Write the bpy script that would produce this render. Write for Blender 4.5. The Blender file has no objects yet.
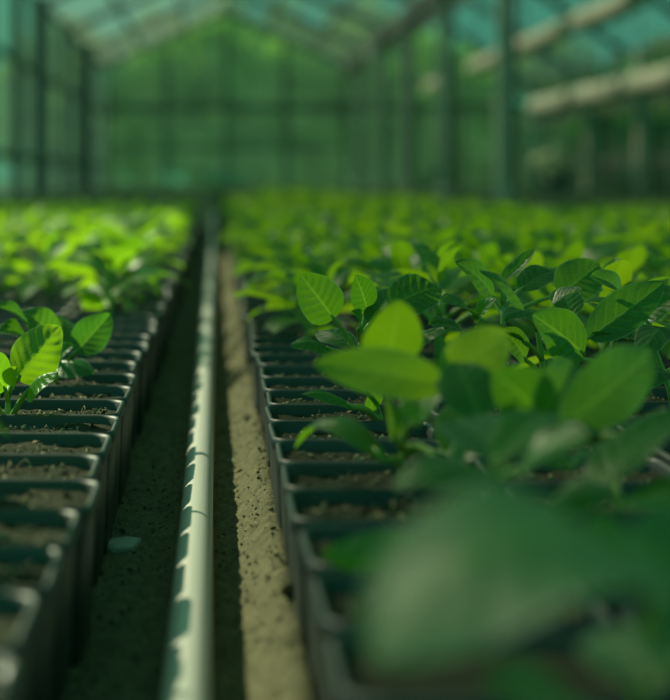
import bpy, math, random
import numpy as np
from mathutils import Vector, Matrix, noise
random.seed(7); RNG = np.random.RandomState(7)
sc = bpy.context.scene
COL = sc.collection

# ------------------------------------------------------------------ view
F, VX, VY, CH = 2100.0, 216.0, 178.0, 0.21      # focal length (px), vanishing point, camera height (m)
def at(px, py, d):                               # a point seen in the photo at distance d
    return Vector(((px-VX)/F*d, d, CH-(py-VY)/F*d))
cam = bpy.data.cameras.new('camera'); co = bpy.data.objects.new('camera', cam); COL.objects.link(co)
co.location = (0, 0, CH); co.rotation_euler = (math.pi/2, 0, 0)
cam.sensor_width = 36; cam.lens = F/700*36
cam.shift_x = (335-VX)/700; cam.shift_y = -(350-VY)/700
cam.clip_start = .02; cam.clip_end = 400
cam.dof.use_dof = True; cam.dof.focus_distance = 1.27; cam.dof.aperture_fstop = 8.2; cam.dof.aperture_blades = 0
sc.camera = co
vs = sc.view_settings
vs.view_transform = 'Standard'; vs.look = 'None'; vs.gamma = 1; vs.use_curve_mapping = False; vs.exposure = 0.0
sc.cycles.transparent_max_bounces = 24; sc.cycles.max_bounces = 10
sc.cycles.sample_clamp_indirect = 4

# ------------------------------------------------------------------ materials
def newmat(name):
    m = bpy.data.materials.new(name); m.use_nodes = True
    nt = m.node_tree; nt.nodes.clear()
    return m, nt
class N:
    def __init__(s, nt): s.nt = nt
    def n(s, t, **kw):
        o = s.nt.nodes.new(t)
        for k, v in kw.items(): setattr(o, k, v)
        return o
    def l(s, a, b): s.nt.links.new(a, b)
    def put(s, sock, v):
        if hasattr(v, 'is_output'): s.l(v, sock)
        else: sock.default_value = v
    def math(s, op, a, b=0.0, c=0.0):
        o = s.n('ShaderNodeMath', operation=op)
        s.put(o.inputs[0], a); s.put(o.inputs[1], b); s.put(o.inputs[2], c)
        return o.outputs[0]
    def mix(s, f, a, b):
        o = s.n('ShaderNodeMix', data_type='RGBA')
        s.put(o.inputs[0], f); s.put(o.inputs[6], a); s.put(o.inputs[7], b)
        return o.outputs[2]
    def noise(s, scale, detail=4, vec=None, rough=.55):
        o = s.n('ShaderNodeTexNoise'); o.inputs['Scale'].default_value = scale
        o.inputs['Detail'].default_value = detail; o.inputs['Roughness'].default_value = rough
        if vec is not None: s.l(vec, o.inputs['Vector'])
        return o.outputs['Fac']
    def ramp(s, f, lo, hi):
        o = s.n('ShaderNodeMapRange'); s.put(o.inputs[0], f)
        o.inputs[1].default_value = lo; o.inputs[2].default_value = hi
        return o.outputs[0]
    def bump(s, h, strength=.3, dist=.001):
        o = s.n('ShaderNodeBump'); o.inputs['Strength'].default_value = strength
        o.inputs['Distance'].default_value = dist; s.l(h, o.inputs['Height'])
        return o.outputs[0]
    def pbr(s, col, rough=.5, spec=.5, nrm=None):
        o = s.n('ShaderNodeBsdfPrincipled'); s.put(o.inputs['Base Color'], col)
        s.put(o.inputs['Roughness'], rough); o.inputs['Specular IOR Level'].default_value = spec
        if nrm is not None: s.l(nrm, o.inputs['Normal'])
        return o.outputs[0]
    def out(s, sh):
        o = s.n('ShaderNodeOutputMaterial'); s.l(sh, o.inputs[0])
    def mixsh(s, f, a, b):
        o = s.n('ShaderNodeMixShader'); s.put(o.inputs[0], f); s.l(a, o.inputs[1]); s.l(b, o.inputs[2])
        return o.outputs[0]
def rgb(r, g, b): return (r, g, b, 1)

def leaf_mat(name, ca, cb, ta, tb, tfac=.45, rough=.36, nveins=7.0):
    m, nt = newmat(name); k = N(nt)
    uv = k.n('ShaderNodeUVMap'); sp = k.n('ShaderNodeSeparateXYZ'); k.l(uv.outputs[0], sp.inputs[0])
    u = sp.outputs[0]
    v = k.math('ABSOLUTE', k.math('MULTIPLY_ADD', sp.outputs[1], 2, -1))
    ph = k.math('FRACT', k.math('SUBTRACT', k.math('MULTIPLY', u, nveins), k.math('MULTIPLY', v, 1.5)))
    dv = k.math('ABSOLUTE', k.math('SUBTRACT', ph, .5))
    side = k.math('LESS_THAN', k.math('ADD', dv, k.math('MULTIPLY', v, .05)), .07)
    mid = k.math('LESS_THAN', v, .055)
    vein = k.math('MAXIMUM', k.math('MULTIPLY', side, .55), mid)
    oi = k.n('ShaderNodeObjectInfo'); ge = k.n('ShaderNodeNewGeometry')
    vo = k.n('ShaderNodeTexVoronoi', feature='DISTANCE_TO_EDGE'); vo.inputs['Scale'].default_value = 13
    mp = k.n('ShaderNodeMapping'); mp.inputs['Scale'].default_value = (1.5, 1, 1); k.l(uv.outputs[0], mp.inputs[0]); k.l(mp.outputs[0], vo.inputs['Vector'])
    net = k.ramp(vo.outputs['Distance'], .0, .12)
    edge_glint = k.math('GREATER_THAN', v, .945)  # pale leaf edge: glossy rim highlight put into the colour
    r = k.math('FRACT', k.math('ADD', oi.outputs['Random'], ge.outputs['Random Per Island']))
    no = k.noise(60, 3)
    f = k.math('ADD', k.math('MULTIPLY', r, .75), k.math('MULTIPLY', k.math('SUBTRACT', no, .4), .6))
    f2 = k.n('ShaderNodeClamp'); k.l(f, f2.inputs[0]); f2 = f2.outputs[0]
    vein = k.math('MAXIMUM', vein, k.math('MULTIPLY', k.math('SUBTRACT', 1, net), .3))
    col = k.mix(k.math('MULTIPLY', edge_glint, .6), k.mix(k.math('MULTIPLY', vein, .55), k.mix(f2, ca, cb), rgb(.09, .28, .05)), rgb(.30, .42, .26))
    tr = k.mix(k.math('MULTIPLY', vein, .5), k.mix(f2, ta, tb), rgb(.45, .8, .05))
    h = k.math('ADD', k.math('MULTIPLY', k.math('SUBTRACT', .5, dv), -1.0), k.math('MULTIPLY', net, .25))
    nrm = k.bump(h, .4, .0008)
    t = k.n('ShaderNodeBsdfTranslucent'); k.l(tr, t.inputs[0])
    k.out(k.mixsh(tfac, k.pbr(col, rough, .5, nrm), t.outputs[0]))
    return m
M = {}
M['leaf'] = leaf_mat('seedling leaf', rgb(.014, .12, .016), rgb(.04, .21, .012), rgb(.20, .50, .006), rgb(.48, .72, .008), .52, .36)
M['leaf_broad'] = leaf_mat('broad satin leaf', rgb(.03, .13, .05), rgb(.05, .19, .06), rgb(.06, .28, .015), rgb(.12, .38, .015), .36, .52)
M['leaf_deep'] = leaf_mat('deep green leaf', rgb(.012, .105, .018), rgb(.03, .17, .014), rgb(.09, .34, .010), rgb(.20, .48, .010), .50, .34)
M['tree'] = leaf_mat('tree foliage', rgb(.03, .10, .02), rgb(.07, .18, .025), rgb(.20, .46, .03), rgb(.50, .66, .05), .5, .6)
M['pale_leaf'] = leaf_mat('pale foliage', rgb(.75, .78, .62), rgb(.85, .85, .7), rgb(.85, .9, .7), rgb(.9, .92, .75), .55, .35)

m, nt = newmat('green stem'); k = N(nt)
t = k.n('ShaderNodeBsdfTranslucent'); t.inputs[0].default_value = rgb(.35, .55, .06)
k.out(k.mixsh(.3, k.pbr(k.mix(k.noise(120), rgb(.14, .30, .05), rgb(.24, .42, .09)), .4), t.outputs[0])); M['stem'] = m

m, nt = newmat('black plastic'); k = N(nt)
d = k.noise(55, 5)
k.out(k.pbr(k.mix(k.ramp(d, .45, .75), rgb(.014, .026, .023), rgb(.036, .052, .045)), k.ramp(d, -.15, 1.1), .5)); M['pot'] = m

def soil_mat(name, a, b, c, sc_):
    m, nt = newmat(name); k = N(nt)
    geo = k.n('ShaderNodeNewGeometry').outputs['Position']
    n1 = k.noise(sc_, 8, geo, .7); n2 = k.noise(sc_*5, 3, geo)
    col = k.mix(k.ramp(n2, .58, .72), k.mix(k.ramp(n1, .3, .7), a, b), c)
    k.out(k.pbr(col, .95, .15, k.bump(k.math('ADD', n1, k.math('MULTIPLY', n2, .5)), .7, .003)))
    return m
M['ground'] = soil_mat('sandy soil path', rgb(.065, .065, .034), rgb(.16, .145, .078), rgb(.24, .215, .13), 110)
M['soil'] = soil_mat('potting soil', rgb(.014, .020, .011), rgb(.042, .042, .022), rgb(.14, .125, .07), 160)
M['crumb'] = soil_mat('soil crumbs', rgb(.20, .17, .10), rgb(.36, .32, .2), rgb(.5, .46, .34), 200)
M['lawn'] = soil_mat('grass', rgb(.05, .11, .02), rgb(.08, .16, .03), rgb(.1, .18, .04), 3)
M['stone'] = soil_mat('pale stone', rgb(.24, .26, .22), rgb(.4, .42, .36), rgb(.5, .5, .42), 120)

def plain(name, a, b, rough=.5, scale=30, spec=.5, metal=0):
    m, nt = newmat(name); k = N(nt)
    p = k.pbr(k.mix(k.ramp(k.noise(scale, 5), .3, .7), a, b), rough, spec)
    p.node.inputs['Metallic'].default_value = metal
    k.out(p); return m
M['pipe'] = plain('white plastic pipe', rgb(.45, .43, .39), rgb(.60, .56, .49), .42, 40)
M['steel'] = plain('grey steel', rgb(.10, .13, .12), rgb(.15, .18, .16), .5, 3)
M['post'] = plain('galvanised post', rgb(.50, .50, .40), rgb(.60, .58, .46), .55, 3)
M['screen'] = plain('cream cloth', rgb(.54, .54, .42), rgb(.66, .64, .50), .8, 4)
M['bark'] = plain('bark', rgb(.05, .045, .03), rgb(.09, .08, .05), .9, 6)
M['clay'] = plain('grey planter', rgb(.12, .13, .11), rgb(.17, .17, .15), .8, 6)

def glass_mat(name, tint, diff, trans):
    m, nt = newmat(name); k = N(nt)
    geo = k.n('ShaderNodeNewGeometry').outputs['Position']
    tr = k.n('ShaderNodeBsdfTransparent'); tr.inputs[0].default_value = tint
    tl = k.n('ShaderNodeBsdfTranslucent'); tl.inputs[0].default_value = diff
    df = k.n('ShaderNodeBsdfDiffuse'); df.inputs[0].default_value = diff
    gl = k.n('ShaderNodeBsdfGlossy'); gl.inputs['Roughness'].default_value = .15
    a = k.mixsh(.4, tl.outputs[0], df.outputs[0])
    dirt = k.math('ADD', k.math('MULTIPLY', k.ramp(k.noise(1.2, 5, geo), .35, .7), .22), 1-trans-.08)
    k.out(k.mixsh(.04, k.mixsh(dirt, tr.outputs[0], a), gl.outputs[0]))
    return m
M['roof_glass'] = glass_mat('dusty roof glazing', rgb(.62, .55, .56), rgb(.38, .43, .38), .60)
M['wall_glass'] = glass_mat('dusty wall glazing', rgb(.80, .96, .82), rgb(.17, .40, .20), .70)
M['side_glass'] = glass_mat('dusty side glazing', rgb(.52, .58, .53), rgb(.22, .38, .30), .56)

# ------------------------------------------------------------------ mesh building
class MB:
    def __init__(s): s.v = []; s.f = []; s.m = []; s.uv = []; s.n = 0
    def add(s, V, Fc, mi=0, UV=None):
        V = np.asarray(V, float); s.v.append(V)
        for f in Fc:
            s.f.append([i+s.n for i in f]); s.m.append(mi)
            s.uv.extend([(UV[i] if UV is not None else (0., .5)) for i in f])
        s.n += len(V)
    def box(s, lo, hi, mi=0):
        x0, y0, z0 = lo; x1, y1, z1 = hi
        s.add([(x0,y0,z0),(x1,y0,z0),(x1,y1,z0),(x0,y1,z0),(x0,y0,z1),(x1,y0,z1),(x1,y1,z1),(x0,y1,z1)],
              [(0,3,2,1),(4,5,6,7),(0,1,5,4),(1,2,6,5),(2,3,7,6),(3,0,4,7)], mi)
    def bar(s, p, q, w, h, mi=0):                   # rectangular bar between two points
        p = Vector(p); q = Vector(q); a = (q-p).normalized()
        up = Vector((0,0,1)) if abs(a.z) < .95 else Vector((0,1,0))
        b = a.cross(up).normalized()*w/2; c = b.cross(a).normalized()*h/2
        V = [p-b-c, p+b-c, p+b+c, p-b+c, q-b-c, q+b-c, q+b+c, q-b+c]
        s.add([tuple(x) for x in V], [(0,1,2,3),(7,6,5,4),(0,4,5,1),(1,5,6,2),(2,6,7,3),(3,7,4,0)], mi)
    def tube(s, pts, radii, seg=8, mi=0, cap=True):
        pts = [Vector(p) for p in pts]; rings = []; V = []; ref = Vector((.31, .87, .39))
        for i, p in enumerate(pts):
            a = (pts[min(i+1, len(pts)-1)]-pts[max(i-1, 0)]).normalized()
            b = a.cross(ref).normalized(); c = a.cross(b)
            for j in range(seg):
                t = 2*math.pi*j/seg; V.append(tuple(p+(b*math.cos(t)+c*math.sin(t))*radii[i]))
        Fc = [(i*seg+j, i*seg+(j+1) % seg, (i+1)*seg+(j+1) % seg, (i+1)*seg+j) for i in range(len(pts)-1) for j in range(seg)]
        if cap: Fc += [tuple(range(seg))[::-1], tuple(range((len(pts)-1)*seg, len(pts)*seg))]
        s.add(V, Fc, mi)
    def mesh(s, name, mats, smooth=True):
        me = bpy.data.meshes.new(name)
        V = np.concatenate(s.v) if s.v else np.zeros((0,3))
        me.from_pydata(V.tolist(), [], s.f)
        me.polygons.foreach_set('material_index', np.array(s.m, np.int32))
        me.polygons.foreach_set('use_smooth', np.full(len(s.f), smooth))
        u = me.uv_layers.new(name='UVMap'); u.data.foreach_set('uv', np.array(s.uv, np.float32).ravel())
        for mm in mats: me.materials.append(mm)
        me.update(); return me
def link(name, data, parent=None, loc=None):
    o = bpy.data.objects.new(name, data); COL.objects.link(o)
    if parent is not None: o.parent = parent
    if loc is not None: o.location = loc
    return o
def tag(o, label, cat, group=None, kind=None):
    o['label'] = label; o['category'] = cat
    if group: o['group'] = group
    if kind: o['kind'] = kind
    return o
def struct(name, mb, mats, smooth=False):
    o = link(name, mb.mesh(name, mats, smooth)); o['kind'] = 'structure'; return o
ORD = ('first second third fourth fifth sixth seventh eighth ninth tenth eleventh twelfth thirteenth fourteenth fifteenth '
       'sixteenth seventeenth eighteenth nineteenth twentieth').split()
def ordw(i):
    if i < 20: return ORD[i]
    t = ['twenty', 'thirty', 'forty', 'fifty'][(i+1)//10-2]; r = (i+1) % 10
    return {'twenty': 'twentieth', 'thirty': 'thirtieth', 'forty': 'fortieth', 'fifty': 'fiftieth'}[t] if r == 0 else t+'-'+ORD[r-1]

# ------------------------------------------------------------------ leaves and seedlings
def leaf(mb, node, base, tip, width, up=(0,-.4,1), fold=.2, arch=.12, quilt=1.0, nu=28, nv=16, droop=0., wavy=.04, pr=.0013, shape=.85, pet=True, roll=0., pmb=None):
    node, base, tip, up = Vector(node), Vector(base), Vector(tip), Vector(up)
    a = tip-base; L = a.length; ax = a/L
    n = (up-ax*up.dot(ax)).normalized()
    if roll: n = Matrix.Rotation(roll, 3, ax) @ n
    b = ax.cross(n)
    U = np.linspace(0, 1, nu+1)[:, None]; W = np.linspace(-1, 1, nv+1)[None, :]
    prof = np.sin(np.pi*np.clip(U, 0, 1)**shape)**.6
    prof = np.maximum(prof, .02)*(1-.12*U**6); prof[-1] = .01; prof[0] = .04
    hw = width/2*prof
    av = np.abs(W)
    X = hw*W
    ph = random.random()*6
    Z = L*arch*4*U*(1-U) - L*droop*U**2 + fold*hw*av - .35*fold*hw*av**2
    if nu >= 9:
        q = np.abs(np.sin(np.pi*(U*7.0-av*1.5)))
        fade = np.clip(4*U, 0, 1)*np.clip(5*(1-U), 0, 1)*np.clip(av*5, 0, 1)*np.clip((1-av)*4+.25, 0, 1)
        Z = Z + quilt*.030*width*(1+.5*np.sin(U*31+ph)*np.cos(W*5+ph))*(q-.6)*fade
    Z = Z + wavy*width*np.sin(U*9+ph+W)*av**2*np.clip(5*U, 0, 1)
    A, B_, Nn = np.array(ax), np.array(b), np.array(n)
    P = np.array(base)[None, None, :] + (L*U)[..., None]*A + X[..., None]*B_ + (Z+0*X)[..., None]*Nn
    UV = np.stack([U+0*W, (W+1)/2+0*U], -1).reshape(-1, 2)
    st = nv+1
    Fc = [(i*st+j, (i+1)*st+j, (i+1)*st+j+1, i*st+j+1) for i in range(nu) for j in range(nv)]
    mb.add(P.reshape(-1, 3), Fc, 0, UV)
    if pet and (base-node).length > .002:
        c = node.lerp(base, .5) + Vector((0, 0, (base-node).length*.12))
        pts = [node*(1-t)**2+c*2*t*(1-t)+base*t*t for t in (0, .2, .4, .6, .8, 1)]
        e = base+ax*L*.1+n*(L*arch*.36)
        seg = 7 if nu >= 9 else 4
        if nu < 9: pts = [pts[0], pts[2], pts[5]]
        rr = [pr*(1.25-.35*i/len(pts)) for i in range(len(pts))]
        (pmb or mb).tube(pts+[e], rr+[pr*.45], seg, 0 if pmb else 1)
def rand_plant_spec(rnd, scale=1.0, lean=None):
    """nodes and leaves of a generic seedling in its own frame (base at the origin)"""
    hs = rnd.uniform(.028, .05)*scale; a0 = rnd.uniform(0, 6.28); L = []
    tilt = Vector((rnd.uniform(-.15, .15), rnd.uniform(-.15, .15), 1))
    for lv in range(4):
        z = hs*(.25+.25*lv); nd = tilt*z
        for s in (0, 1):
            if lv == 0 and rnd.random() < .35: continue
            az = a0+lv*1.57+s*3.14+rnd.uniform(-.35, .35)
            el = (.15, .42, .75, 1.15)[lv]+rnd.uniform(-.2, .25)
            ln = (.040, .048, .043, .028)[lv]*scale*rnd.uniform(.8, 1.15)
            pl = (.024, .026, .018, .008)[lv]*scale*rnd.uniform(.8, 1.2)
            h = Vector((math.cos(az), math.sin(az), 0))
            base = nd+(h*math.cos(el+.25)+Vector((0, 0, 1))*math.sin(el+.25))*pl
            e2 = el-.35
            tip = base+(h*math.cos(e2)+Vector((0, 0, 1))*math.sin(e2))*ln
            up = Vector((0, 0, 1))-h*.15+Vector((rnd.uniform(-.35, .35), rnd.uniform(-.35, .35), 0))
            L.append(dict(node=nd, base=base, tip=tip, width=ln*rnd.uniform(.50, .68), up=up,
                          fold=rnd.uniform(.1, .5), arch=rnd.uniform(.04, .16), droop=rnd.uniform(0, .12)))
    return hs, tilt, L
LM = [M['leaf'], M['stem']]
def stem_mb(pts, r0, r1, mb=None, seg=8):
    mb = mb or MB(); n = len(pts)
    mb.tube(pts, [r0+(r1-r0)*i/(n-1) for i in range(n)], seg, 1); return mb
# near generic seedlings: a stem and one mesh per leaf; a few kinds, copied
def make_seedling_parts(seed):
    rnd = random.Random(seed); hs, tilt, L = rand_plant_spec(rnd, 1.0)
    st = stem_mb([tilt*(hs*t) - Vector((0, 0, .006))*(1-t) for t in (0, .3, .6, 1)], .0021, .0013).mesh('stem', LM)
    lv = []
    for s in L:
        mb = MB(); pm = MB(); leaf(mb, **s, nu=14, nv=8, quilt=.9, pmb=pm); lv.append((mb.mesh('leaf', LM), pm.mesh('petiole', [M['stem']])))
    return st, lv
def make_seedling_single(seed, nu=7, nv=4):
    rnd = random.Random(seed); hs, tilt, L = rand_plant_spec(rnd, 1.0)
    mb = stem_mb([tilt*(hs*t) - Vector((0, 0, .006))*(1-t) for t in (0, .5, 1)], .0021, .0013, None, 5)
    for s in L: leaf(mb, **s, nu=nu, nv=nv)
    return mb
PARTS = [make_seedling_parts(100+i) for i in range(8)]
SINGLE = [make_seedling_single(200+i).mesh('seedling', LM) for i in range(10)]

def hero(name_label, base, stempts, leaves, group=None, srad=(.0022, .0015), deep=False):
    """one photographed seedling: stem points and leaves given where they stand"""
    root = bpy.data.objects.new('seedling', None); COL.objects.link(root); root.location = base
    root.empty_display_size = .02
    tag(root, name_label, 'seedling', group)
    B = Vector(base)
    pts = [Vector(p)-B for p in stempts]
    link('stem', stem_mb(pts, *srad).mesh('stem', LM), root)
    for s in leaves:
        s = dict(s); lab = s.pop('label', None)
        for key in ('node', 'base', 'tip'): s[key] = Vector(s[key])-B
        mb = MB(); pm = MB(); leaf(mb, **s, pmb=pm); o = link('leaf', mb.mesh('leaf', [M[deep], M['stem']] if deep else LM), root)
        if pm.n: link('petiole', pm.mesh('petiole', [M['stem']]), o)
        if lab: o['label'] = lab
    return root

# ------------------------------------------------------------------ pots
S = .0895; PW = .0935; PD = .088; HP = .07; SOILZ = .0635
def rrect(hx, hy, r, z, n=5):
    out = []
    for cx, cy, a0 in ((hx-r, hy-r, 0), (-hx+r, hy-r, 90), (-hx+r, -hy+r, 180), (hx-r, -hy+r, 270)):
        for i in range(n+1):
            a = math.radians(a0+90*i/n); out.append((cx+r*math.cos(a), cy+r*math.sin(a), z))
    return out
def pot_mb(n=5, deep=True, part=None):
    mb = MB(); h = PW/2
    prof = [(h-.0055, .0, .010), (h-.0045, .002, .011), (h-.0022, HP-.007, .012), (h-.0004, HP-.0066, .013), (h, HP-.004, .013), (h-.0001, HP-.0012, .013), (h-.0009, HP, .0125),
            (h-.0022, HP-.0002, .0115), (h-.0030, HP-.0018, .011), (h-.0036, HP-.006, .0105), (h-.0052, SOILZ-.006, .009)]
    if not deep: prof = [prof[0], prof[2], prof[3], prof[5], prof[7], prof[10]]
    k = 4*(n+1); V = []
    for (e, z, r) in prof: V += rrect(e, e-(PW-PD)/2, r, z, n)
    Fc = [(i*k+j, i*k+(j+1) % k, (i+1)*k+(j+1) % k, (i+1)*k+j) for i in range(len(prof)-1) for j in range(k)]
    Fc.append(tuple(range(k))[::-1])
    if part == 'body': Fc = Fc[:2*k]+Fc[9*k:]
    if part == 'rim': Fc = Fc[2*k:9*k]
    mb.add(V, Fc, 0); return mb
def soil_mb(seed, g=18, crumbs=70):
    mb = MB(); rnd = random.Random(seed); h = PW/2-.0045; V = []; Fc = []
    for i in range(g+1):
        for j in range(g+1):
            x = -h+2*h*i/g; y = -h+2*h*j/g
            r = .012; ax, ay = abs(x)-(h-r), abs(y)-(h-r)
            if ax > 0 and ay > 0:
                q = math.hypot(ax, ay)
                if q > r: x = math.copysign(h-r+ax*r/q, x); y = math.copysign(h-r+ay*r/q, y)
            z = SOILZ+.0035*noise.noise((x*45, y*45, seed*3.1))+.0022*noise.noise((x*140, y*140, seed))
            V.append((x, y*(PD/PW), z))
    Fc = [(i*(g+1)+j, (i+1)*(g+1)+j, (i+1)*(g+1)+j+1, i*(g+1)+j+1) for i in range(g) for j in range(g)]
    mb.add(V, Fc, 0)
    for _ in range(crumbs):
        x, y = rnd.uniform(-h+.006, h-.006), rnd.uniform(-h+.006, h-.006)
        r = rnd.uniform(.0006, .0022); z = SOILZ+.0035*noise.noise((x*45, y*45, seed*3.1))+r*.5
        d = [Vector((rnd.gauss(0, 1), rnd.gauss(0, 1), rnd.gauss(0, 1))).normalized()*r*rnd.uniform(.7, 1.4) for _ in range(3)]
        P = [d[0], d[1], -d[0], -d[1], d[2], -d[2]]
        mb.add([(x+p.x, y+p.y, z+p.z) for p in P], [(0,1,4),(1,2,4),(2,3,4),(3,0,4),(1,0,5),(2,1,5),(3,2,5),(0,3,5)], 1 if rnd.random() < .8 else 0)
    for _ in range(5):                                 # little root and straw ends
        x, y = rnd.uniform(-h*.7, h*.7), rnd.uniform(-h*.7, h*.7); a = rnd.uniform(0, 6.28); L = rnd.uniform(.004, .011)
        mb.tube([(x, y, SOILZ), (x+L*.5*math.cos(a), y+L*.5*math.sin(a), SOILZ+rnd.uniform(.002, .006)), (x+L*math.cos(a), y+L*math.sin(a), SOILZ+.001)], [.0004]*3, 4, 1)
    return mb
def clean(me):
    import bmesh
    bm = bmesh.new(); bm.from_mesh(me); bmesh.ops.delete(bm, geom=[v for v in bm.verts if not v.link_faces], context='VERTS'); bm.to_mesh(me); bm.free(); return me
POT = clean(pot_mb(part='body').mesh('nursery_pot', [M['pot']])); RIM = clean(pot_mb(part='rim').mesh('rim', [M['pot']]))
SOILS = [soil_mb(i).mesh('soil', [M['soil'], M['crumb']]) for i in range(5)]
def add_pot(x, y, label, group, rz=0., tilt=0., k=[0]):
    o = link('nursery_pot', POT, None, (x, y, 0.0)); o.rotation_euler = (0, tilt, rz); tag(o, label, 'pot', group)
    link('rim', RIM, o); link('soil', SOILS[k[0] % 5], o); k[0] += 1
    return o
jit = random.Random(21)
# the two rows lining the path, nearest pots where the photo has them (back edge line, outer corner)
LEFT = [(649,24),(592,42),(555,62),(519,78),(487,99),(460,100),(440,110),(420.4,119),(402.7,124),(387,132),(373.5,137),(361,138)]
RIGHT = [(628,325),(572,311),(525,299),(488,285),(463,280),(442,275),(423.6,268.5),(404,265),(390,265.5),(378,261),(365.5,259),(354,256)]
def dist(yy): return F*(CH-HP)/(yy-VY)
rowL, rowR = [], []
for lst, row, sgn in ((LEFT, rowL, -1), (RIGHT, rowR, 1)):
    prev = None
    for yy, xx in lst:
        d = dist(yy); edge = (xx-VX)/F*d
        if prev is not None: d = max(d, prev+PD+.0004)       # rims touch, never overlap
        prev = d
        row.append((edge+sgn*PW/2, d-PD/2))
    while row[-1][1] < (8.6 if sgn < 0 else 11.2):
        e = (-.0570 if sgn < 0 else .0305)+jit.uniform(-.003, .003)
        row.append((e+sgn*PW/2, row[-1][1]+S+jit.uniform(-.0002, .002)))
xl0 = -.0585-PW/2; xr0 = .0325+PW/2
def inview(x, y, z, mx=0, my=0):
    px = VX+F*x/y; py = VY+F*(CH-z)/y
    return -mx < px < 670+mx and py < 700+my
pots = []                                             # (x, y, rowname, row index, ordinal)
for side, row in (('left', rowL), ('right', rowR)):
    for i, (x, y) in enumerate(row): pots.append([x, y, side, 0, i])
def yrow(k): return .62+((k*37) % 10)*.004
for r in range(1, 15):
    yy = yrow(r); i = 0
    while yy < 8.6:
        x = xl0-r*(PW+.004)-(.05 if r % 4 == 2 else 0)*0
        if inview(x+PW/2, yy, HP, 60, 60): pots.append([x+jit.uniform(-.0015, .0015), yy, 'left', r, i])
        yy += S+.001; i += 1
for r in range(1, 10):
    yy = yrow(r+3); i = 0
    while yy < 11.2:
        x = xr0+r*(PW+.004)
        if inview(x-PW/2, yy, HP, 60, 60): pots.append([x+jit.uniform(-.0015, .0015), yy, 'right', r, i])
        yy += S+.001; i += 1
for r in range(14):
    yy = 2.6; i = 0
    while yy < 7.6:
        x = 1.27+r*(PW+.004)
        if inview(x-PW/2, yy, HP, 60, 60): pots.append([x, yy, 'far', r, i])
        yy += S+.001; i += 1

# ------------------------------------------------------------------ photographed seedlings
def A(px, py, d): return at(px, py, d)
# left pair
dA = 1.27
b = A(8, 432, dA); b.z = SOILZ-.001
hero('sharp green seedling at the left frame edge, nearest one left of the pipe', b,
     [b-Vector((0,0,.004)), A(8, 415, dA), A(8, 398, dA), A(10, 386, dA)],
     [dict(node=A(8,394,dA), base=A(17,380,1.262), tip=A(60,326,1.255), width=.031, up=(-.1,-1,.3), fold=-.35, arch=.10, quilt=1.4, wavy=.05),
      dict(node=A(8,426,dA), base=A(27,393,1.25), tip=A(58,372,1.225), width=.022, up=(-.35,-.6,1), fold=-.9, arch=.12, quilt=1.2, pr=.0017),
      dict(node=A(8,402,dA), base=A(5,390,1.26), tip=A(-24,352,1.25), width=.024, up=(.3,-1,.8), fold=.3, arch=.1),
      dict(node=A(9,396,dA), base=A(12,386,1.262), tip=A(17,366,1.245), width=.012, up=(0,-1,.5), fold=.7, arch=.1),
      dict(node=A(8,428,dA), base=A(-8,400,1.25), tip=A(-45,385,1.22), width=.024, up=(.2,-.5,1), fold=.3, arch=.15, pr=.0016)])
dB = 1.487
b = A(56, 395, dB); b.z = SOILZ-.001
hero('green seedling in the second planted pot left of the pipe, behind the sharp one', b,
     [b-Vector((0,0,.004)), A(56, 384, dB), A(56, 372, dB), A(57, 352, dB)],
     [dict(node=A(57,376,dB), base=A(75,353,1.47), tip=A(110,314,1.50), width=.026, up=(.2,-1,.25), fold=.25, arch=-.06, quilt=.7),
      dict(node=A(56,382,dB), base=A(48,372,1.45), tip=A(94,374,1.42), width=.024, up=(-.2,-.5,1), fold=-.8, arch=.22, quilt=.9),
      dict(node=A(57,358,dB), base=A(57,345,1.49), tip=A(19,311,1.49), width=.026, up=(.55,-.9,.8), fold=.35, arch=.16, quilt=1.1),
      dict(node=A(57,358,dB), base=A(56,347,1.50), tip=A(65,318,1.53), width=.023, up=(.2,-1,.3), fold=.4, arch=.06, quilt=1.),
      dict(node=A(56,360,dB), base=A(30,330,1.46), tip=A(-8,306,1.44), width=.020, up=(.1,-.5,1), fold=.6, arch=.1),
      dict(node=A(56,366,dB), base=A(30,345,1.45), tip=A(-4,332,1.43), width=.024, up=(.2,-.6,1), fold=.4, arch=.16),
      dict(node=A(57,372,dB), base=A(60,362,1.47), tip=A(74,345,1.45), width=.014, up=(-.6,-1,.6), fold=.5, arch=.1)], deep='leaf_deep')
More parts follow.
